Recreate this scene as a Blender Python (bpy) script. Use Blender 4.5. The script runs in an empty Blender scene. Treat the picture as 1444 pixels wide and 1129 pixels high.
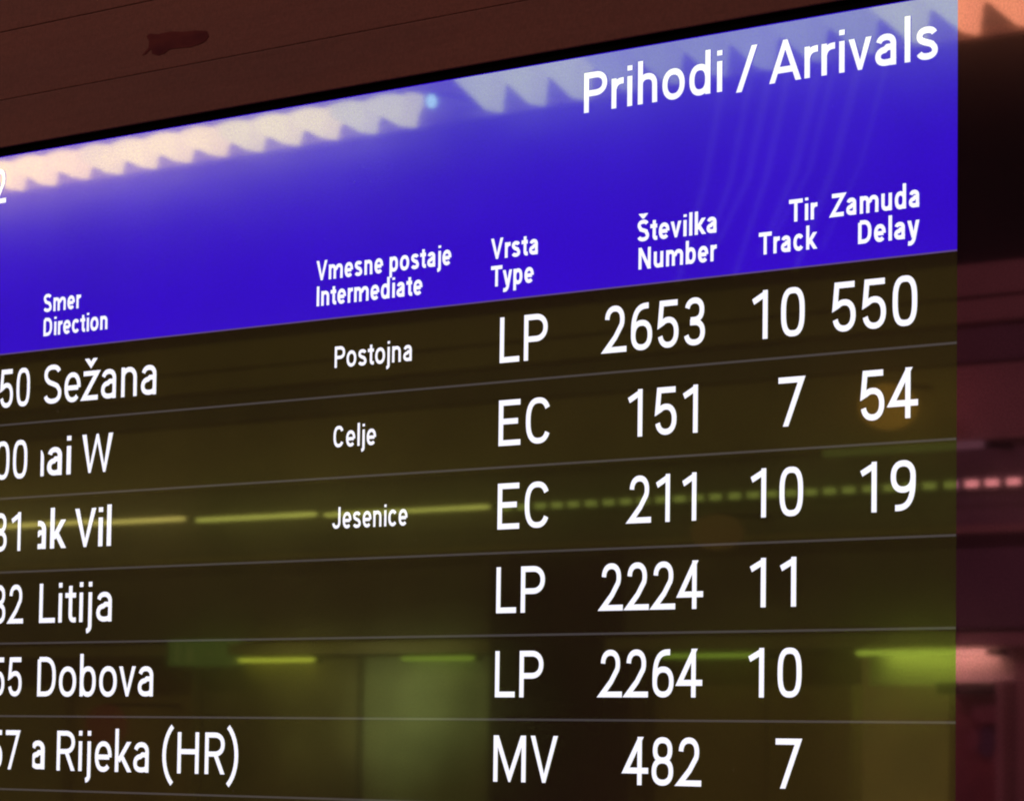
import bpy, bmesh, math, random
from mathutils import Matrix, Vector
random.seed(7)
sc = bpy.context.scene
col = sc.collection

# ---------------------------------------------------------------- camera
# metres; the display's glass is the plane y = 0, its lit area ends at x = 0, the
# blue header ends at z = Z0; eye height 1.6 m.  The hall lies on the -y side.
Z0 = 1.916
yaw, pitch, roll = 0.82446528, 0.08711585, 0.01294293
fw = Vector((-math.sin(yaw)*math.cos(pitch), math.cos(yaw)*math.cos(pitch), math.sin(pitch)))
rt = Vector((math.cos(yaw), math.sin(yaw), 0)); up = rt.cross(fw)
rt2 = math.cos(roll)*rt + math.sin(roll)*up; up2 = -math.sin(roll)*rt + math.cos(roll)*up
cam_d = bpy.data.cameras.new('camera'); cam = bpy.data.objects.new('camera', cam_d); col.objects.link(cam)
M = Matrix((rt2, up2, -fw)).transposed().to_4x4()
M.translation = Vector((1.61965, -1.88494, Z0-.31551))
cam.matrix_world = M
cam_d.sensor_width = 36; cam_d.lens = 36*5500/1444; cam_d.clip_start = .05; cam_d.clip_end = 200
cam_d.dof.use_dof = True; cam_d.dof.focus_distance = 2.75; cam_d.dof.aperture_fstop = 42
sc.camera = cam
sc.render.resolution_x = 1024; sc.render.resolution_y = 800

# ---------------------------------------------------------------- world, lamps, exposure
w = bpy.data.worlds.new('World'); sc.world = w; w.use_nodes = True
w.node_tree.nodes['Background'].inputs[0].default_value = (.9, .62, .5, 1)
w.node_tree.nodes['Background'].inputs[1].default_value = .02
vs = sc.view_settings; vs.view_transform = 'Standard'; vs.look = 'None'; vs.exposure = 0; vs.gamma = 1
vs.use_curve_mapping = False
sc.cycles.filter_width = 2.0
sc.cycles.max_bounces = 6; sc.cycles.diffuse_bounces = 3; sc.cycles.glossy_bounces = 4
sc.cycles.sample_clamp_indirect = 6; sc.cycles.sample_clamp_direct = 6
sc.cycles.use_denoising = True

def area(name, loc, sx, sy, power, color):
    d = bpy.data.lights.new(name, 'AREA'); d.shape = 'RECTANGLE'; d.size = sx; d.size_y = sy
    d.energy = power; d.color = color
    o = bpy.data.objects.new(name, d); col.objects.link(o); o.location = loc
    return o
CEIL = 4.6
LAMPS = [(-10.5, -2.3), (-6.5, -2.3), (-2.5, -2.3), (1.5, -2.3)]
for lx, ly in LAMPS:
    area('added_hall_light', (lx, ly, CEIL-.14), 1.2, .3, 113, (1, .80, .58))  # unseen ceiling lights, added to light the fascia and the facade

# ---------------------------------------------------------------- helpers
def obj(name, me, mat=None, parent=None, label=None, cat=None, group=None, kind=None):
    o = bpy.data.objects.new(name, me); col.objects.link(o)
    if mat is not None and me is not None and not me.materials: me.materials.append(mat)
    if parent is not None: o.parent = parent
    if label: o['label'] = label
    if cat: o['category'] = cat
    if group: o['group'] = group
    if kind: o['kind'] = kind
    return o
def empty(name, loc, label, cat, group=None):
    o = obj(name, None, None, None, label, cat, group); o.location = loc
    return o
def box_me(name, x0, x1, y0, y1, z0, z1, bev=0, seg=2):
    bm = bmesh.new()
    vs_ = [bm.verts.new((x, y, z)) for x in (x0, x1) for y in (y0, y1) for z in (z0, z1)]
    for f in ((0,1,3,2), (4,6,7,5), (0,4,5,1), (2,3,7,6), (0,2,6,4), (1,5,7,3)):
        bm.faces.new([vs_[i] for i in f])
    bmesh.ops.recalc_face_normals(bm, faces=bm.faces)
    if bev:
        bmesh.ops.bevel(bm, geom=bm.edges[:], offset=bev, segments=seg, affect='EDGES', profile=.6)
    me = bpy.data.meshes.new(name); bm.to_mesh(me); bm.free()
    return me
def bx(name, r, mat, parent=None, bev=0, **k):
    """a box given in world metres, parented to a thing at any location"""
    x0, x1, y0, y1, z0, z1 = r
    o = obj(name, box_me(name, x0, x1, y0, y1, z0, z1, bev), mat, parent, **k)
    if parent is not None: o.matrix_parent_inverse = world_of(parent).inverted()
    return o
def world_of(p):
    m = Matrix.Translation(p.location)
    return m if p.parent is None else world_of(p.parent) @ p.matrix_parent_inverse @ m
def prism_me(name, pts, y0, y1):
    """an outline in x, z extruded from y0 to y1"""
    n = len(pts)
    v = [(a, y0, b) for a, b in pts] + [(a, y1, b) for a, b in pts]
    f = [tuple(range(n)), tuple(range(2*n-1, n-1, -1))] + [(i, i+n, (i+1) % n + n, (i+1) % n) for i in range(n)]
    me = bpy.data.meshes.new(name); me.from_pydata(v, [], f)
    bm = bmesh.new(); bm.from_mesh(me); bmesh.ops.recalc_face_normals(bm, faces=bm.faces); bm.to_mesh(me); bm.free()
    return me
def tube_me(name, a, b, r, n=12):
    a, b = Vector(a), Vector(b); d = (b-a).normalized()
    u = d.orthogonal().normalized(); v = d.cross(u)
    vs_ = [tuple(p + (u*math.cos(t)+v*math.sin(t))*r) for p in (a, b) for t in [2*math.pi*i/n for i in range(n)]]
    f = [(i, (i+1) % n, (i+1) % n + n, i+n) for i in range(n)] + [tuple(range(n-1, -1, -1)), tuple(range(n, 2*n))]
    me = bpy.data.meshes.new(name); me.from_pydata(vs_, [], f); me.shade_smooth()
    return me

# ---------------------------------------------------------------- materials
def new_mat(name):
    m = bpy.data.materials.new(name); m.use_nodes = True; nt = m.node_tree; nt.nodes.clear()
    return m, nt, nt.nodes.new('ShaderNodeOutputMaterial')
def noise(nt, scale, detail=3, stretch=(1, 1, 1), rough=.55):
    tc = nt.nodes.new('ShaderNodeTexCoord'); mp = nt.nodes.new('ShaderNodeMapping'); mp.inputs['Scale'].default_value = stretch
    n = nt.nodes.new('ShaderNodeTexNoise'); n.inputs['Scale'].default_value = scale; n.inputs['Detail'].default_value = detail
    n.inputs['Roughness'].default_value = rough
    nt.links.new(tc.outputs['Object'], mp.inputs[0]); nt.links.new(mp.outputs[0], n.inputs['Vector'])
    return n
def ramp(nt, src, a, b, lo=.35, hi=.65):
    r = nt.nodes.new('ShaderNodeMapRange'); r.inputs[1].default_value = lo; r.inputs[2].default_value = hi
    r.inputs[3].default_value = a; r.inputs[4].default_value = b
    nt.links.new(src, r.inputs[0]); return r.outputs[0]
def cmix(nt, fac, a, b):
    m = nt.nodes.new('ShaderNodeMix'); m.data_type = 'RGBA'
    nt.links.new(fac, m.inputs[0]); m.inputs[6].default_value = (*a, 1); m.inputs[7].default_value = (*b, 1)
    return m.outputs[2]
def scaled(nt, colour, fac):
    m = nt.nodes.new('ShaderNodeVectorMath'); m.operation = 'SCALE'
    nt.links.new(colour, m.inputs[0]); nt.links.new(fac, m.inputs['Scale']); return m.outputs[0]
def coated(name, glow, tint, glow2=None, sharp=.022, haze=.46, grain=.0):
    """a display's face: what its pixels give off, under a glossy coating that tints what it mirrors.
    Two lobes: the polished surface and the faint haze of the anti-glare film and finger grease."""
    m, nt, out = new_mat(name)
    def add(a, b):
        n = nt.nodes.new('ShaderNodeAddShader'); nt.links.new(a, n.inputs[0]); nt.links.new(b, n.inputs[1]); return n.outputs[0]
    g1 = nt.nodes.new('ShaderNodeBsdfGlossy'); g1.inputs['Roughness'].default_value = sharp
    # the anti-glare film's fine sparkle and the unevenness of its coating
    spark = ramp(nt, noise(nt, 620, 1.5).outputs[0], .87, 1.13, .3, .7)
    cloud = noise(nt, 7, 5, (1, 1, 1.5))
    nt.links.new(scaled(nt, cmix(nt, ramp(nt, cloud.outputs[0], 0, 1, .3, .7), [c*(1-haze)*.9 for c in tint], [c*(1-haze)*1.1 for c in tint]), spark), g1.inputs['Color'])
    g2 = nt.nodes.new('ShaderNodeBsdfGlossy'); g2.inputs['Roughness'].default_value = .10
    smear = noise(nt, 9, 5, (1, 1, 1.6))
    nt.links.new(cmix(nt, ramp(nt, smear.outputs[0], 0, 1, .3, .7), [c*haze*.8 for c in tint], [c*haze*1.25 for c in tint]), g2.inputs['Color'])
    sh = add(g1.outputs[0], g2.outputs[0])
    # dust and dried drops: tiny matt specks
    d = nt.nodes.new('ShaderNodeBsdfDiffuse')
    sp = noise(nt, 160, 2); wipe = noise(nt, 6, 4, (1, 1, .5))
    mul = nt.nodes.new('ShaderNodeMath'); mul.operation = 'MULTIPLY'
    nt.links.new(ramp(nt, sp.outputs[0], 0, 1, .68, .80), mul.inputs[0]); nt.links.new(ramp(nt, wipe.outputs[0], 0, 1, .5, .72), mul.inputs[1])
    nt.links.new(cmix(nt, mul.outputs[0], (.0012, .0012, .0012), (.08, .075, .07)), d.inputs['Color'])
    sh = add(sh, d.outputs[0])
    if glow is not None:
        e = nt.nodes.new('ShaderNodeEmission')
        mura = noise(nt, 5, 4, (1, 1, 1.3))
        nt.links.new(scaled(nt, cmix(nt, ramp(nt, mura.outputs[0], 0, 1), glow, glow2 or glow), ramp(nt, noise(nt, 520, 1.5).outputs[0], 1-grain, 1+grain, .3, .7)), e.inputs['Color'])
        sh = add(sh, e.outputs[0])
    nt.links.new(sh, out.inputs[0]); return m
def matt(name, a, b=None, scale=6, stretch=(1, 1, 1), rough=.7, bump=0, detail=4, spec=.12, fleck=0):
    m, nt, out = new_mat(name); p = nt.nodes.new('ShaderNodeBsdfPrincipled')
    n = noise(nt, scale, detail, stretch)
    c = cmix(nt, ramp(nt, n.outputs[0], 0, 1), a, b or [c*.82 for c in a])
    if fleck: c = scaled(nt, c, ramp(nt, noise(nt, 420, 2).outputs[0], 1-fleck, 1+fleck, .3, .7))
    nt.links.new(c, p.inputs['Base Color'])
    p.inputs['Roughness'].default_value = rough; p.inputs['Specular IOR Level'].default_value = spec
    if bump:
        bn = nt.nodes.new('ShaderNodeBump'); bn.inputs['Strength'].default_value = bump; bn.inputs['Distance'].default_value = .002
        n2 = noise(nt, scale*8, 4, stretch); nt.links.new(n2.outputs[0], bn.inputs['Height']); nt.links.new(bn.outputs[0], p.inputs['Normal'])
    nt.links.new(p.outputs[0], out.inputs[0]); return m
def lamp(name, c, mottle=0):
    m, nt, out = new_mat(name); e = nt.nodes.new('ShaderNodeEmission'); e.inputs['Color'].default_value = (*[x/max(c) for x in c], 1)
    e.inputs['Strength'].default_value = max(c)
    if mottle:   # blotchy, uneven glow
        cc = [x/max(c) for x in c]
        nt.links.new(scaled(nt, cmix(nt, ramp(nt, noise(nt, 7, 3).outputs[0], 0, 1, .3, .7), cc, [cc[0], cc[1]*.9, cc[2]*.8]), ramp(nt, noise(nt, 3.5, 4).outputs[0], 1-mottle, 1, .35, .65)), e.inputs['Color'])
    nt.links.new(e.outputs[0], out.inputs[0]); return m
# ---------------------------------------------------------------- lettering
def arc(cx, cy, rx, ry, a0, a1, n=14, e=2.25):
    out = []
    for i in range(n + 1):
        a = math.radians(a0 + (a1 - a0) * i / n)
        c, s = math.cos(a), math.sin(a)
        out.append((cx + rx * math.copysign(abs(c) ** (2 / e), c), cy + ry * math.copysign(abs(s) ** (2 / e), s)))
    return out

def bez(p0, p1, p2, p3, n=10):
    out = []
    for i in range(n + 1):
        t = i / n; u = 1 - t
        out.append(tuple(u*u*u*a + 3*u*u*t*b + 3*u*t*t*c + t*t*t*d for a, b, c, d in zip(p0, p1, p2, p3)))
    return out

XH = .743
def glyph(ch, h):
    """centre lines of one letter in cap heights: (advance, [(points, closed)])"""
    g = 1 - h; x = XH - h
    S = []
    def st(*pts, closed=False, clip=None):
        q = []
        for p in pts:
            if isinstance(p, list): q += p
            else: q.append(p)
        S.append((q, closed, clip))
    def bowl(x0, x1, y0, y1, e=2.3):
        st(arc((x0+x1)/2, (y0+y1)/2, (x1-x0)/2-h, (y1-y0)/2-h, 0, 352.5, 47, e), closed=True)
    def dot(cx, y0=.885, y1=1.005): S.append(([(cx, y0), (cx, y1)], False, None))
    if ch == ' ': return .35, S
    if ch == '0': bowl(.085, .705, 0, 1, 2.75); return .79, S
    if ch == '1':
        st((.505-h, 1.0), (.505-h, 0)); st((.115, .775), (.505-h, .925)); return .79, S
    if ch == '2':
        st(arc(.375, .70, .29-h, .30-h, 178, -28, 20), (.40, .33), (.12, h), (.735, h)); return .79, S
    if ch == '3':
        st(arc(.375, .735, .275-h, .265-h, 168, -90, 20), (.26, .735-.265+h))
        st((.25, .545-h), arc(.375, .2725, .30-h, .2725-h, 90, -168, 22)); return .79, S
    if ch == '4':
        st((.575, 1.04), (.095, .30), (.765, .30), clip=(.2, 1)); st((.57-h, 1.0), (.57-h, 0)); return .79, S
    if ch == '5':
        st((.665, 1-h), (.20, 1-h), (.155, .50), arc(.395, .325, .30-h, .325-h, 128, -166, 24)); return .79, S
    if ch == '6':
        bowl(.085, .705, 0, .64)
        st((.60, 1-h*1.05), bez((.54, 1-h*1.05), (.25, 1-h), (.085+h, .75), (.085+h, .40)), (.085+h, .30)); return .79, S
    if ch == '7': st((.07, 1-h), (.68, 1-h), (.23, -.08), clip=(0, 1)); return .79, S
    if ch == '8': bowl(.115, .675, .52-h, 1); bowl(.085, .705, 0, .52+h); return .79, S
    if ch == '9':
        bowl(.08, .70, .36, 1)
        st((.19, h*1.05), bez((.25, h*1.05), (.54, h), (.70-h, .25), (.70-h, .60)), (.70-h, .70)); return .79, S
    if ch == 'A': st((.045, -.1), (.458, 1-h*.5), (.872, -.1), clip=(0, 1)); st((.20, .29), (.72, .29)); return .917, S
    if ch == 'C': st(arc(.46, .5, .355-h, .5-h, 32, 328, 34, 2.5)); return .915, S
    if ch == 'D':
        st((.115+h, 1-h), (.38, 1-h), arc(.40, .5, .44-h, .5-h, 88, -88, 26, 2.5), (.115+h, h), (.115+h, 1-h+.0001)); return .922, S
    if ch == 'E':
        st((.735, 1-h), (.115+h, 1-h), (.115+h, h), (.745, h)); st((.12+h, .53), (.67, .53)); return .80, S
    if ch == 'H':
        st((.115+h, 1), (.115+h, 0)); st((.885-h, 1), (.885-h, 0)); st((.15, .53), (.85, .53)); return 1.0, S
    if ch == 'I': st((.13+h, 1), (.13+h, 0)); return .383, S
    if ch == 'J': st((.665-h, 1), arc(.365, .30, .30-h, .30-h, 0, -172, 18)); return .776, S
    if ch == 'L': st((.115+h, 1), (.115+h, h), (.725, h)); return .757, S
    if ch == 'M':
        st((.115+h, 0), (.115+h, 1)); st((1.11-h, 0), (1.11-h, 1))
        st((.115+h*.9, 1.06), (.614, .09), (1.11-h*.9, 1.06), clip=(0, 1)); return 1.228, S
    if ch == 'N':
        st((.115+h, 0), (.115+h, 1)); st((.885-h, 0), (.885-h, 1)); st((.115+h*.6, 1.04), (.885-h*.6, -.04), clip=(0, 1)); return 1.0, S
    if ch == 'P':
        st((.115+h, 0), (.115+h, 1-h), (.46, 1-h), arc(.48, .70, .355-h, .30-h, 88, -88, 20, 2.2), (.115+h, .40+h)); return .887, S
    if ch == 'R':
        st((.115+h, 0), (.115+h, 1-h), (.45, 1-h), arc(.46, .71, .35-h, .29-h, 88, -88, 20, 2.2), (.115+h, .42+h))
        st((.47, .50), (.84-h*.6, -.09), clip=(0, 1)); return .866, S
    if ch == 'S':
        st(arc(.415, .745, .335-h, .255-h, 20, 225, 18), bez((.20, .60), (.30, .52), (.55, .50), (.67, .40), 6)[1:-1], arc(.415, .26, .35-h, .26-h, 40, -165, 18)); return .834, S
    if ch == 'T': st((.03, 1-h), (.81, 1-h)); st((.42, 1-h), (.42, 0)); return .839, S
    if ch == 'V': st((.01+h, 1.08), (.447, h*.5), (.885-h, 1.08), clip=(0, 1)); return .895, S
    if ch == 'W': st((.01+h, 1.08), (.335, h*.5), (.624, 1-h*.5), (.913, h*.5), (1.24-h, 1.08), clip=(0, 1)); return 1.248, S
    if ch == 'Z': st((.08, 1-h), (.735, 1-h), (.10, h), (.765, h)); return .842, S
    if ch == 'a':
        st(arc(.365, .50, .275-h, XH-.50-h, 165, 0, 14), (.64-h, 0))
        st((.64-h, .45-h*.3), (.40, .45-h*.3), arc(.36, .225, .285-h, .225-h, 95, 262, 14), bez((.38, h), (.50, h), (.60, .10), (.635-h, .20), 6)); return .765, S
    if ch == 'b': st((.09+h, 1.065), (.09+h, 0)); bowl(.10, .705, -.01, XH+.01, 2.35); return .789, S
    if ch == 'c': st(arc(.375, XH/2, .315-h, XH/2+.01-h, 38, 322, 28)); return .736, S
    if ch == 'd': st((.70-h, 1.065), (.70-h, 0)); bowl(.075, .695, -.01, XH+.01, 2.35); return .793, S
    if ch == 'e':
        st((.08+h*1.2, .36), (.685-h*1.2, .36)); st(arc(.38, XH/2, .315-h, XH/2+.01-h, -2, 316, 30)); return .745, S
    if ch == 'h': st((.09+h, 1.065), (.09+h, 0)); st((.09+h, .45), arc(.38, .46, .295-h, XH-.46-h, 165, 0, 14), (.68-h, 0)); return .775, S
    if ch == 'i': st((.105+h, XH), (.105+h, 0)); dot(.105+h); return .341, S
    if ch == 'j':
        st((.105+h, XH), (.105+h, -.10), arc(-.0, -.10, .105+h, .19-h, 0, -80, 8)); dot(.105+h); return .336, S
    if ch == 'k': st((.09+h, 1.065), (.09+h, 0)); st((.66, XH+.06), (.22, .27), clip=(0, XH)); st((.31, .42), (.70, -.08), clip=(0, XH)); return .713, S
    if ch == 'l': st((.105+h, 1.065), (.105+h, 0)); return .341, S
    if ch == 'm':
        st((.09+h, XH), (.09+h, 0)); st((.09+h, .45), arc(.365, .47, .275-h, XH-.47-h, 165, 0, 12), (.64-h, 0))
        st((.64-h, .45), arc(.87, .47, .275-h*.9, XH-.47-h, 165, 0, 12), (1.145-h, 0)); return 1.233, S
    if ch == 'n': st((.09+h, XH), (.09+h, 0)); st((.09+h, .45), arc(.38, .46, .295-h, XH-.46-h, 165, 0, 14), (.68-h, 0)); return .776, S
    if ch == 'o': bowl(.065, .735, -.01, XH+.01, 2.2); return .802, S
    if ch == 'p': st((.09+h, XH), (.09+h, -.285)); bowl(.10, .705, -.01, XH+.01, 2.35); return .789, S
    if ch == 'r': st((.09+h, XH), (.09+h, 0)); st((.09+h, .47), arc(.42, .45, .32-h, XH-.45-h, 165, 90, 8), (.465, XH-h)); return .476, S
    if ch == 's':
        st(arc(.36, .545, .275-h, XH+.01-.545-h, 15, 232, 14), bez((.25, .425), (.35, .38), (.45, .37), (.55, .30), 5)[1:-1], arc(.36, .20, .285-h, .21-h, 40, -165, 14)); return .726, S
    if ch == 't': st((.155+h, .92), (.155+h, .20), arc(.345, .20, .19-h, .205-h, 180, 275, 8), (.43, h*.95)); st((.015, XH-h), (.42, XH-h)); return .459, S
    if ch == 'u': st((.085+h, XH), arc(.375, .27, .29-h, .275-h, 180, 345, 14)); st((.68-h, XH), (.68-h, 0)); return .775, S
    if ch == 'v': st((.0+h, XH+.09), (.34, h*.5), (.68-h, XH+.09), clip=(0, XH)); return .681, S
    if ch == 'y': st((-.01+h, XH+.09), (.335, .03), clip=(0, XH)); st((.675-h, XH+.09), (.36, -.05), bez((.36, -.05), (.29, -.22), (.20, -.23), (.06, -.21), 6), clip=(-.4, XH)); return .665, S
    if ch == 'z': st((.07, XH-h), (.60, XH-h), (.09, h), (.64, h)); return .697, S
    if ch == '/': st((.54, 1.09), (.03, -.15), clip=(-.085, 1)); return .58, S
    if ch == '(': st(bez((.40, 1.14), (-.0, .80), (-.0, .08), (.40, -.26), 12)); return .48, S
    if ch == ')': st(bez((.07, 1.14), (.47, .80), (.47, .08), (.07, -.26), 12)); return .48, S
    if ch == 'ž':
        adv, S2 = glyph('z', h); return adv, S2 + [([(.16, 1.09), (.355, .89), (.55, 1.09)], False, (.80, 1.06))]
    if ch == 'Š':
        adv, S2 = glyph('S', h); return adv, S2 + [([(.20, 1.34), (.415, 1.13), (.63, 1.34)], False, (1.05, 1.29))]
    raise KeyError(ch)

def ribbon(pts, closed, tx, ty):
    """outline strip round a centre line: left and right points per vertex, mitred"""
    P = [pts[0]]
    for p in pts[1:]:
        if abs(p[0]-P[-1][0]) + abs(p[1]-P[-1][1]) > 1e-4: P.append(p)
    n = len(P); L, R = [], []
    for i in range(n):
        def d(a, b):
            dx, dy = b[0]-a[0], b[1]-a[1]; m = math.hypot(dx, dy); return dx/m, dy/m
        if closed: d0, d1 = d(P[i-1], P[i]), d(P[i], P[(i+1) % n])
        else:
            d0 = d(P[i-1], P[i]) if i else None; d1 = d(P[i], P[i+1]) if i < n-1 else None
            d0 = d0 or d1; d1 = d1 or d0
        nx, ny = -(d0[1]+d1[1]), d0[0]+d1[0]; m = math.hypot(nx, ny)
        if m < 1e-6: nx, ny, m = -d0[1], d0[0], 1
        nx /= m; ny /= m
        k = min(1/max(.2, nx*-d0[1] + ny*d0[0]), 2.6)
        ox, oy = nx*k*tx/2, ny*k*ty/2
        L.append((P[i][0]+ox, P[i][1]+oy)); R.append((P[i][0]-ox, P[i][1]-oy))
    return L, R

def clip_half(poly, ax, v, keep_above):
    out = []; n = len(poly)
    for i in range(n):
        a, b = poly[i-1], poly[i]
        ia = (a[ax] >= v) == keep_above; ib = (b[ax] >= v) == keep_above
        if ia != ib:
            t = (v-a[ax])/(b[ax]-a[ax]); out.append((a[0]+(b[0]-a[0])*t, a[1]+(b[1]-a[1])*t))
        if ib: out.append(b)
    return out

def lay_text(s, w, tx=None, cut=None):
    """a text at cap height 1 as one list of quads per stroke; returns strokes, ink x0, ink x1"""
    h = w/2; x = 0; strokes = []
    for ch in s:
        adv, S = glyph(ch, h)
        for pts, closed, clip in S:
            L, R = ribbon(pts, closed, tx or w, w)
            n = len(L); quads = []
            for i in range(n if closed else n-1):
                j = (i+1) % n
                q = [L[i], L[j], R[j], R[i]]
                if clip: q = clip_half(clip_half(q, 1, clip[0], True), 1, clip[1], False)
                q = [(a+x, b) for a, b in q]
                if cut is not None: q = clip_half(q, 0, cut, True)
                if len(q) > 2: quads.append(q)
            if quads: strokes.append(quads)
        x += adv
    xs = [p[0] for st in strokes for q in st for p in q]
    return strokes, min(xs), max(xs)
LCD_T = (.062, .070, .020); BEZ_T = (.125, .038, .092)
m_black = coated('black_screen_area', (.0095, .0036, .0024), LCD_T, (.0065, .0024, .0017), grain=.2)
m_blue = coated('blue_screen_area', (.033, .0, .59), LCD_T, (.029, .0, .53), grain=.07)
m_white = coated('white_pixels', (1.0, .98, 1.12), LCD_T)
m_rule = coated('grey_rule_pixels', (.050, .041, .045), LCD_T)
m_hrule = coated('violet_rule_pixels', (.10, .055, .20), LCD_T)
m_bezel = coated('black_border_glass', None, BEZ_T, haze=.12)
m_hood = matt('dark_red_brown_paint', (.064, .0138, .0136), (.051, .0112, .0126), 5, (.35, 1, 2), .8, .3, fleck=.14)
m_hood2 = matt('dark_red_brown_paint_lower', (.059, .0130, .0132), (.047, .0106, .0124), 5, (.35, 1, 2), .8, .3, fleck=.14)
m_gap = matt('dark_joint', (.03, .007, .009)); m_under = matt('matt_black_strip', (.0012, .001, .001), spec=0)  # joint backing in a darker red-brown than the panels
m_patch = matt('dark_violet_grime', (.028, .0065, .010), (.058, .0125, .0138), 35, (.4, 1, 1), spec=0)
m_case = matt('black_metal_casing', (.03, .028, .03), rough=.5)

# ================================================================ the display
GLYPH_Y = -.0004
board = empty('arrivals_display', (-.75, .05, Z0-.75),
    'large glossy black arrivals screen with blue header and white train rows, under the brown fascia', 'display screen')
SX0, SX1, TOP = -1.43, -.0022, .1667
rows = [0, -.0592, -.1205, -.1817, -.2404, -.3, -.3598, -.4194, -.479, -.5386, -.598, -.645]
bx('casing', (SX0-.125, .125, .006, .10, Z0-.79, Z0+TOP+.10), m_case, board, .003)
bx('glass_border', (SX1, .12, 0, .0055, Z0-.785, Z0+TOP+.09), m_bezel, board, label='glossy black glass border beside the lit screen')
bx('glass_border', (SX0-.12, SX0, 0, .0055, Z0-.785, Z0+TOP+.09), m_bezel, board)
bx('glass_border', (SX0, SX1, 0, .0055, Z0-.785, Z0+rows[-1]), m_bezel, board)
header = bx('header_band', (SX0, SX1, 0, .005, Z0, Z0+TOP+.06), m_blue, board, label='bright blue header band with column titles')

def text(parent, s, x0, x1, z, cap, wt=.14, tx=None, cut=None, xs=None, label=None):
    """lettering whose ink runs from x0 to x1; with xs (x scale) it ends at x1 and is cut off at cut"""
    strokes, lo, hi = lay_text(s, wt, tx)
    if xs is None: xs = (x1-x0)/(hi-lo); off = x0-lo*xs
    else: off = x1-hi*xs
    bm = bmesh.new()
    for k, st in enumerate(strokes):
        y = GLYPH_Y - k*3e-6
        for q in st:
            q = [(a*xs+off, b*cap+z) for a, b in q]
            if cut is not None: q = clip_half(q, 0, cut, True)
            if len(q) < 3: continue
            f = bm.faces.new([bm.verts.new((a, y, Z0+b)) for a, b in q])
            f.normal_update()
            if f.normal.y > 0: f.normal_flip()
    bmesh.ops.remove_doubles(bm, verts=bm.verts, dist=1e-7)
    me = bpy.data.meshes.new('lettering'); bm.to_mesh(me); bm.free()
    o = obj('lettering', me, m_white, parent, label=label or 'white text "%s"' % s)
    o.matrix_parent_inverse = world_of(parent).inverted()
    return o

B = .183; S1 = .0150
text(header, 'Prihodi / Arrivals', -.3473, -.0186, .1262, .0284, .150)
text(header, '2', -1.0655, -1.0447, .1276, .0290, .14)
text(header, 'Smer', -.9877, -.9367, .0311, S1, B);            text(header, 'Direction', -.9872, -.9001, .0113, S1, B)
text(header, 'Vmesne postaje', -.6384, -.4854, .0300, S1, B);  text(header, 'Intermediate', -.6375, -.5168, .0105, S1, B)
text(header, 'Vrsta', -.4426, -.3931, .0301, S1, B);           text(header, 'Type', -.4422, -.3972, .0102, S1, B)
text(header, 'Številka', -.2922, -.2159, .0301, S1, B);        text(header, 'Number', -.2913, -.2157, .0107, S1, B)
text(header, 'Tir', -.1488, -.1232, .0310, S1, B);             text(header, 'Track', -.1763, -.1230, .0113, S1, B)
text(header, 'Zamuda', -.1127, -.0339, .0309, .0154, B);       text(header, 'Delay', -.0868, -.0338, .0111, .0154, B)

R0 = [-.0455 - .0597*k for k in range(6)]; CAP = .0328; CL = .0320; W = .123
cells = [
 [('50', -1.0466, -1.0044, CL), ('Sežana', -.9844, -.8341, CL), ('Postojna', -.6152, -.5274, 's', .0078), ('LP', -.4318, -.3820, CAP), ('2653', -.3275, -.2262, CAP), ('10', -.1820, -.1340, CAP), ('550', -.1094, -.0354, CAP)],
 [('00', -1.0508, -1.0057, CL), ('nai W', None, -.8892, CL), ('Celje', -.6150, -.5663, 's', .0075), ('EC', -.4319, -.3789, CAP), ('151', -.3000, -.2323, CAP), ('7', -.1573, -.1329, CAP), ('54', -.0842, -.0344, CAP)],
 [('31', -1.0510, -1.0125, CL), ('ak Vil', None, -.8890, CL), ('Jesenice', -.6148, -.5295, 's', .0062), ('EC', -.4319, -.3791, CAP), ('211', -.3011, -.2329, CAP), ('10', -.1822, -.1344, CAP), ('19', -.0838, -.0361, CAP)],
 [('32', -1.0495, -1.0063, CL), ('Litija', -.9840, -.8861, CL), ('LP', -.4321, -.3817, CAP), ('2224', -.3279, -.2258, CAP), ('11', -.1823, -.1401, CAP)],
 [('55', -1.0495, -1.0063, CL), ('Dobova', -.9843, -.8301, CL), ('LP', -.4322, -.3822, CAP), ('2264', -.3279, -.2259, CAP), ('10', -.1831, -.1347, CAP)],
 [('57', -1.0490, -1.0060, CL), ('a', None, -.9719, CL), ('Rijeka (HR)', -.9554, -.7217, CL), ('MV', -.4328, -.3664, CAP), ('482', -.3026, -.2260, CAP), ('7', -.1576, -.1337, CAP)],
]
scroll = {'nai W': (.0336, -.9868), 'ak Vil': (.0331, -.9884), 'a': (.0318, -.9886)}
for k in range(len(rows)-1):
    row = bx('table_row', (SX0, SX1, 0, .005, Z0+rows[k+1], Z0+rows[k]), m_black, board)
    ln = bx('divider_line', (SX0, SX1, -.0003, .0001, Z0+rows[k+1]-.0008, Z0+rows[k+1]+.0008), m_rule, row)
    if k < 6:
        row['label'] = 'near-black screen row reading ' + ' '.join(c[0] for c in cells[k])
        for c in cells[k]:
            s, a, b, cap = c[:4]; z = R0[k]
            if cap == 's': text(row, s, a, b, z+c[4], .0161, .155)
            elif a is None: text(row, s, a, b, z+.0012, .0312, .135, tx=.172, xs=scroll[s][0], cut=scroll[s][1], label='scrolling white text "%s", cut off at its left' % s)
            else: text(row, s, a, b, z+(.0005 if cap == CL else 0), cap, W, tx=.131)
bx('divider_line', (SX0, SX1, -.0003, .0001, Z0-.0005, Z0+.0006), m_hrule, header)

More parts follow.
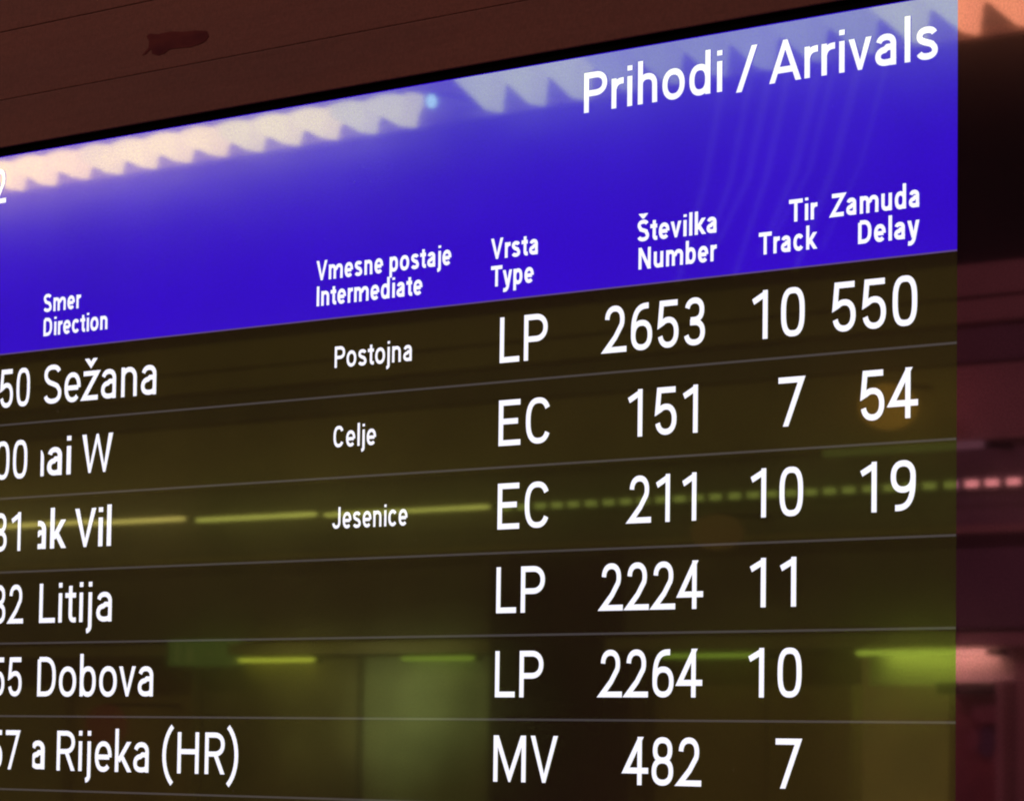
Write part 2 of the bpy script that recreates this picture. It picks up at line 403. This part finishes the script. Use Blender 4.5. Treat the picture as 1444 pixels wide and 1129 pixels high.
# ================================================================ the fascia above it
HY = -.006
hood = empty('metal_fascia', (-.8, .05, Z0+TOP), 'dark red-brown fascia of long flat panels above the screen, with a dark scuff', 'fascia')
FX0, FX1 = -2.2, .14
zs = [TOP+.0068, .2135, .2715, .345, .43]
for i in range(4):
    dy = (0, .0012, .0004, .001)[i]
    bx('panel', (FX0, FX1, HY+dy*.4, -.0025, Z0+zs[i]+(.00012 if i else .0), Z0+zs[i+1]-.00012), m_hood2 if i == 0 else m_hood, hood, .0009)
bx('backing', (FX0+.001, FX1-.001, -.0024, -.0002, Z0+TOP+.0082, Z0+.429), m_gap, hood)
bx('black_strip', (FX0, .0, -.0024, -.0002, Z0+TOP+.0002, Z0+TOP+.0078), m_under, hood, .0003, label='matt black strip between fascia and screen')  # plain black strip along the top edge of the screen
# the scuff: a torn smear on the second panel
rs = random.Random(3); pts = []
edge = [(-.043, .0085), (-.039, .0100), (-.028, .0088), (-.012, .0082), (.004, .0066), (.020, .0052), (.034, .0030), (.037, -.0010), (.033, -.0052), (.026, -.0066), (.014, -.0068), (.002, -.0066), (-.008, -.0052), (-.014, -.0058), (-.020, -.0088), (-.028, -.0094), (-.035, -.0070), (-.037, -.0030), (-.044, -.0052), (-.048, -.0060), (-.041, -.0010), (-.040, .0045)]
for X, Zz in edge: pts.append((-.806+X+rs.uniform(-.0008, .0008), Z0+.2345+Zz+rs.uniform(-.0006, .0006)))
sm = obj('scuff_mark', prism_me('scuff_mark', pts, HY+.0001, HY+.0008), m_patch, hood, label='dark violet torn scuff on the fascia')
sm.matrix_parent_inverse = world_of(hood).inverted()

# ================================================================ the hall it mirrors
m_wall = matt('plaster_wall', (.45, .36, .30), scale=1.2); m_floor = matt('grey_terrazzo_floor', (.30, .27, .25), (.22, .2, .19), 14, rough=.35)
m_ceil = matt('dark_ceiling', (.12, .10, .09)); m_dark = matt('dark_beam_paint', (.040, .034, .050), scale=2)
m_mid = matt('brown_facade_paint', (.60, .52, .43), scale=2, stretch=(.3, 1, 1)); m_mid2 = matt('violet_grey_facade_paint', (.31, .29, .31), scale=2)
m_pale = matt('pale_facade_paint', (.62, .55, .42), scale=2); m_trim = matt('black_trim', (.02, .02, .022))
HX0, HX1, HY0, HY1 = -15., 5., -6.0, .6
def st(name, r, mat, **k): return bx(name, r, mat, kind='structure', **k)
st('floor', (HX0, HX1, HY0-1, HY1, -.1, 0), m_floor)
st('ceiling', (HX0, HX1, HY0-1, HY1, CEIL, CEIL+.1), m_ceil)
st('rear_wall', (HX0, HX1, .101, .25, 0, CEIL), m_wall)
st('side_wall', (HX1, HX1+.1, HY0-1, HY1, 0, CEIL), m_wall)
st('end_wall', (HX0-.1, HX0, HY0-1, HY1, 0, CEIL), m_wall)
st('opposite_wall', (HX0, HX1, HY0-.5, HY0-.30, 0, CEIL), m_pale)
for lx, ly in LAMPS:
    f = empty('added_ceiling_lamp', (lx, ly, CEIL-.12), {-10.5: 'added ceiling lamp nearest the left end wall of the hall', -6.5: 'added ceiling lamp in front of the middle of the boarded facade', -2.5: 'added ceiling lamp in front of the screen', 1.5: 'added ceiling lamp nearest the right side wall'}[lx], 'ceiling lamp', 'added ceiling lamps along the hall')
    bx('added_lamp_housing', (lx-.65, lx+.65, ly-.2, ly+.2, CEIL-.10, CEIL), m_trim, f)

def band(name, z0, z1, d, mat, parent, x0=HX0+.02, x1=HX1-.02, **k):
    """one board of the facade, z measured from the display's datum, standing d proud of the wall"""
    return bx(name, (x0, x1, HY0-.299, HY0+d, Z0+z0, Z0+z1), mat, parent, **k)
fac = empty('shop_facade', (-5, HY0-.2, 0), 'dark boarded shop facade across the hall, mirrored in the glossy screen border', 'facade')
band('board', 1.574, 1.60, -.02, m_mid, fac)
band('board', .972, 1.572, -.06, m_dark, fac)
band('board', .885, .970, -.04, m_mid, fac)
band('board', .815, .875, -.04, m_mid, fac)
band('board', .712, .813, -.07, m_mid2, fac)
band('board', .500, .700, -.05, m_mid, fac)
band('board', .272, .498, -.09, m_mid2, fac)
band('board', .250, .270, -.02, m_pale, fac)
band('board', .002, .248, -.08, m_mid2, fac)
band('board', -.050, -.014, .0, m_mid, fac)
band('joint', -.0139, .0018, -.25, m_trim, fac); band('joint', .700, .712, -.25, m_trim, fac); band('joint', .875, .885, -.25, m_trim, fac)
# lower storey: panels, windows and a dark doorway
def low(name, x0, x1, z0, z1, d, mat, **k): return band(name, z0, z1, d, mat, fac, x0, x1, **k)
m_dim2 = matt('grey_mullion_paint', (.12, .10, .08)); m_olive = lamp('added_olive_glow', (1.15, .74, .50), .35); m_brown = matt('brown_panel', (.60, .46, .32), scale=2); m_dim = matt('half_dark_recess_edge', (.20, .15, .11), scale=2); m_black_sh = matt('black_recess', (.012, .010, .009)); m_door = matt('dark_door', (.05, .035, .03))
low('wall_panel', -5.015, HX1-.02, -1.85, -.051, -.06, m_pale)
low('added_glow_panel', -5.585, -5.40, -1.85, -.051, -.10, m_olive); low('added_glow_panel', -5.39, -5.275, -1.85, -.051, -.10, m_olive); low('added_glow_panel', -5.265, -5.06, -1.85, -.60, -.10, m_olive)  # self-glowing panels added to brighten this stretch of the facade
low('door_frame', -5.045, -5.02, -1.85, -.14, -.02, m_pale)
low('wall_panel', -5.98, -5.60, -1.85, -.051, -.14, m_brown); low('wall_panel', -6.499, -6.43, -1.85, -.051, -.10, m_dim); low('wall_panel', -7.05, -6.986, -1.85, -.051, -.06, m_dim); low('wall_panel', -6.427, -5.99, -1.85, -.051, -.14, m_brown)  # narrow dark strips added to soften the dark recess's edges
low('dark_recess_board', -6.985, -6.50, -1.85, .23, .005, m_black_sh)  # near-black board added in place of a dark recess
low('door', -7.02, -6.50, -1.85, -.051, -.26, m_door)
low('wall_panel', -8.47, -7.0, -1.85, -.81, -.16, m_brown)
low('wall_panel', -9.30, -8.50, -1.85, -.051, -.18, m_brown); low('wall_panel', HX0+.02, -9.31, -1.85, -.051, -.14, m_mid)
low('mullion', -8.49, -8.472, -1.85, -.08, -.05, m_pale); low('mullion', -7.668, -7.653, -1.0, -.03, -.06, m_dim2)
low('mullion', -5.598, -5.588, -1.85, -.15, -.06, m_pale)
m_frost = matt('frosted_green_pane', (.62, .70, .62), (.40, .46, .40), 4); m_frost2 = matt('frosted_grey_pane', (.50, .46, .38), (.30, .28, .22), 4)
low('pane', -7.652, -6.99, -.80, -.06, -.075, m_frost); low('pane', -8.468, -7.682, -.80, -.06, -.075, m_frost2)
def spot(loc, aim, power, cone, c):  # unseen spots, added to throw soft pools of light on the panes
    d = bpy.data.lights.new('added_pane_spot', 'SPOT'); d.energy = power; d.spot_size = math.radians(cone); d.spot_blend = 1; d.color = c; d.shadow_soft_size = .06
    o = bpy.data.objects.new('added_pane_spot', d); col.objects.link(o); o.location = loc
    o.rotation_euler = (Vector(aim)-Vector(loc)).to_track_quat('-Z', 'Y').to_euler()
spot((-7.35, HY0+1.2, Z0-.02), (-7.50, HY0-.08, Z0-.22), 70*2.0, 27, (.95, .92, 1))
spot((-7.10, HY0+1.2, Z0-.05), (-7.24, HY0-.08, Z0-.17), 70*1.2, 24, (.95, .95, .95))
spot((-8.05, HY0+1.2, Z0-.02), (-7.86, HY0-.08, Z0-.20), 70*1.0, 28, (1, .92, .7))
# window right of the green lamp, with posters behind
low('window_frame', -5.25, -5.05, -.175, -.145, -.02, m_trim)
m_red = matt('red_poster', (.42, .22, .18), (.28, .15, .14), 8); m_gr = matt('grey_poster', (.20, .20, .26), (.12, .12, .17), 9); m_pk = matt('pale_poster', (.50, .30, .28), scale=9)
def soft(name, cx, cz, rx, rz, d, mat, n=20):
    o = obj(name, prism_me(name, [(cx+rx*math.cos(2*math.pi*i/n)*(1+.12*math.sin(i*2.3)), Z0+cz+rz*math.sin(2*math.pi*i/n)) for i in range(n)], HY0+d-.03, HY0+d), mat, fac)
    o.matrix_parent_inverse = world_of(fac).inverted()
low('poster', -5.27, -5.05, -.60, -.17, -.095, m_red)
soft('poster', -5.11, -.225, .055, .026, -.06, m_pk); soft('poster', -5.12, -.30, .030, .040, -.07, m_gr); soft('poster', -5.075, -.33, .030, .055, -.075, m_pk); soft('poster', -5.16, -.295, .018, .03, -.065, m_pk)
soft('poster', -5.13, -.44, .06, .05, -.08, m_red)
# pleated luminous cornice
corn = empty('pleated_lamp_cornice', (-8, HY0, Z0+1.65), 'pleated luminous cornice along the opposite wall, mirrored in the top of the screen', 'cornice lamp')
CC = ((24, 15.8, 4), (21, 15, 4), (17.5, 14, 3.5), (12, 11, 3), (7.6, 8.0, 1.8), (4.3, 4.8, 1.5))
LC = [lamp('cornice_glow', c) for c in CC]; LR = [lamp('cornice_return_shaded', [a*b for a, b in zip(c, (.93, .91, .95))]) for c in CC]  # returns carry a dimmer glow: their shading is put into the colour
band('back_board', 1.602, 1.90, -.10, m_mid2, fac)
def tooth(xt, valley, top, mat):
    p = .188; valley += random.Random(int(xt*91)).uniform(-.006, .006); jz = random.Random(int(xt*1000)); z0 = 1.578+jz.uniform(-.004, .004)
    jj = random.Random(int(xt*777)); f = lambda p: [(a, Z0+b) for a, b in p]
    m0 = LC[mat]; q = m0
    main = [(xt-p+.034, valley), (xt-.012, z0), (xt-.006, top-.010), (xt-.05, top-.003), (xt-p*.5, top), (xt-p+.034, top-.006)]
    ret = [(xt-.011, z0), (xt, z0), (xt+.012, valley-.028), (xt+.033, valley), (xt+.033, top-.006), (xt+.012, top-.004), (xt-.0055, top-.010)]
    for nm, pp, mm, d in (('pleat', main, q, .04), ('pleat_return', ret, LR[mat], .03)):
        o = obj(nm, prism_me(nm, f(pp), HY0-.02, HY0+d), mm, corn)
        o.matrix_parent_inverse = world_of(corn).inverted()
k = 0; xt = -9.45-.188*8
while xt < -7.36:
    tooth(xt, 1.636, 1.682, 0 if xt < -8.9 else 1 if xt < -8.2 else 2 if xt < -7.6 else 3); xt += .188
xt = -5.105-.188*10
while xt < -3.2:
    tooth(xt, 1.688, 1.725, 5 if -6.5 < xt < -5.3 else 4); xt += .188
m_amber = lamp('dim_amber_glow', (2.3, 1.05, .4)); m_amb2 = lamp('fainter_amber_glow', (.60, .30, .2)); m_redl = lamp('dim_red_glow', (.5, .10, .14)); m_cyan = lamp('cyan_led', (9, 16, 40))
def globe(name, x, z, rx, rz, mat, label, cat, y=HY0+.12):
    bm = bmesh.new(); bmesh.ops.create_uvsphere(bm, u_segments=20, v_segments=12, radius=1)
    for v in bm.verts: v.co = Vector((v.co.x*rx, v.co.y*rx, v.co.z*rz))
    for f in bm.faces: f.smooth = True
    me = bpy.data.meshes.new(name); bm.to_mesh(me); bm.free()
    t = empty(name, (x, y, Z0+z), label, cat); obj('shade', me, mat, t)
    a = box_me('arm', -.006, .006, -.36-(y-HY0-.12), 0, rz*.9, rz*.9+.012); obj('arm', a, m_trim, t)
globe('amber_orb', -5.30, .585, .080, .062, m_amber, 'added large dim amber lantern high on the opposite facade', 'orb')  # glowing orbs added to draw soft amber blobs mirrored in the screen
globe('amber_orb', -5.93, .27, .075, .05, m_amb2, 'added small faint amber lantern below the row of small lights', 'orb')
globe('signal_lamp', -8.72, -.28, .07, .07, m_redl, 'dim red round signal lamp left of the frosted panes', 'lamp')
globe('marker_lamp', -7.154, 1.615, .016, .022, m_cyan, 'tiny cyan marker lamp in the gap of the pleated cornice', 'lamp')
# tube and string of small lights
m_tube = lamp('warm_tube_glow', (12, 9, 7)); m_tube2 = lamp('green_tube_glow', (9.0, 8.2, 5.0)); m_led = lamp('small_light_glow', (3.3, 3.5, 2.0)); m_led2 = lamp('bright_small_light_glow', (6.6, 6.6, 2.8))
def tube(x0, x1, z, r, mat, label, y=HY0+.02):
    t = empty('tube_lamp', ((x0+x1)/2, y, Z0+z), label, 'tube lamp', 'tube lamps on the opposite facade')
    o = obj('tube', tube_me('tube', (x0, y, Z0+z), (x1, y, Z0+z), r), mat, t); o.matrix_parent_inverse = world_of(t).inverted()
    for x in (x0, x1): bx('holder', (x-.012, x+.012, HY0-.20, y-r, Z0+z-.008, Z0+z+.008), m_trim, t)
tube(-10.2, -8.96, .402, .008, m_tube, 'warm bare tube lamp at the far left of the opposite facade')
tube(-8.95, -8.46, .396, .0075, m_tube, 'warm bare tube lamp second from the left on the opposite facade')
tube(-8.385, -7.79, .388, .0075, m_tube2, 'greenish bare tube lamp third from the left on the opposite facade')
tube(-7.74, -6.985, .383, .0065, m_tube2, 'short greenish bare tube lamp before the small lights')
string = empty('light_string', (-6, HY0, Z0+.38), 'string of small rectangular lights along the opposite facade', 'light string')
i = 0; x = -6.95
while x < -3.6:
    bx('bulb', (x, x+.042, HY0-.006, HY0, Z0+.370, Z0+.388), m_led2 if x > -5.17 else m_led, string); x += .0725; x += .003*math.sin(i*1.7); i += 1
bx('cable', (-7.0, -3.6, HY0-.07, HY0-.055, Z0+.37, Z0+.39), m_trim, string)
m_faint = lamp('faint_strip_glow', (.75, .85, .5)); tube(-5.62, -5.06, .480, .011, m_faint, 'faint thick strip lamp above the string of small lights')
# lamps under the ledge, each washing the panel beneath it
m_g1 = lamp('green_lamp_glow', (6.4, 7.6, 2.6)); m_g2 = lamp('yellow_lamp_glow', (8.6, 8.6, 2.4)); m_g3 = lamp('dim_green_lamp_glow', (3.2, 4.4, 1.3))
tube(-5.54, -5.09, -.064, .007, m_g1, 'bright yellow-green tube lamp under the ledge beside the window', HY0-.03)
def wash(x0, x1, z, power, c, y=HY0-.055):
    """the light a lamp under the ledge throws on the panel behind it"""
    l = area('tube_lamp_light', ((x0+x1)/2, y, Z0+z), x1-x0, .012, power, c); l.rotation_euler = (math.radians(-52), 0, 0)
    bx('reflector_panel', (x0-.06, x1+.16, HY0-.12, HY0-.098, Z0-.152, Z0-.0515), m_white_p, [o for o in col.objects if o.name.startswith('tube_lamp') and o.type == 'EMPTY'][-1])
m_white_p = matt('white_reflector', (.85, .85, .80), (.7, .7, .68), 9)
wash(-5.50, -5.10, -.068, 1.0, (.86, 1, .34))
tube(-6.31, -5.93, -.066, .007, m_g3, 'dimmer green tube lamp under the ledge between two brown panels', HY0-.05)
tube(-8.28, -7.87, -.066, .007, m_g2, 'yellow tube lamp under the ledge in front of the frosted pane', HY0-.05)
tube(-7.44, -7.12, -.066, .007, m_g3, 'short faint green tube lamp over the right frosted pane', HY0-.05)
wash2 = area('tube_lamp_light', (-8.08, HY0-.05, Z0-.068), .4, .012, 2.0, (1, .92, .3)); wash2.rotation_euler = (math.radians(-40), 0, 0)
# green emergency sign
m_ex = lamp('green_sign_glow', (.55, .90, .50), .4); m_exw = lamp('pale_sign_glow', (.8, .9, .6))
ex = empty('exit_sign', (-8.36, HY0+.05, Z0-.05), 'small green emergency exit sign with pale figure', 'exit sign')
bx('sign_box', (-8.50, -8.24, HY0-.06, HY0+.04, Z0-.085, Z0+.0), m_ex, ex)
bx('arrow', (-8.30, -8.26, HY0+.041, HY0+.043, Z0-.050, Z0-.040), m_exw, ex); bx('figure', (-8.40, -8.37, HY0+.041, HY0+.043, Z0-.07, Z0-.02), m_exw, ex); bx('door_symbol', (-8.46, -8.44, HY0+.041, HY0+.043, Z0-.075, Z0-.01), m_exw, ex)
# slim slats added below the cornice to imitate the screen's moire streaks
m_slat = matt('pale_moire_slat', (.85, .85, .85))
sl = empty('moire_slats', (-5.4, HY0+.1, Z0+1.5), 'slim pale slats added below the cornice to draw moire streaks', 'moire streaks')
rs = random.Random(11)
for i in range(8):
    x = -5.95+i*.088+rs.uniform(-.02, .02); dx = -.17-.010*i; wd = rs.uniform(.012, .032)
    o = obj('slat', prism_me('slat', [(x, Z0+1.54), (x+wd, Z0+1.54), (x+dx*.42+wd, Z0+1.25), (x+dx+wd*.6, Z0+.98+.05*(i % 3)), (x+dx, Z0+.98+.05*(i % 3)), (x+dx*.42, Z0+1.25)], HY0+.10, HY0+.102), m_slat, sl)
    o.matrix_parent_inverse = world_of(sl).inverted()
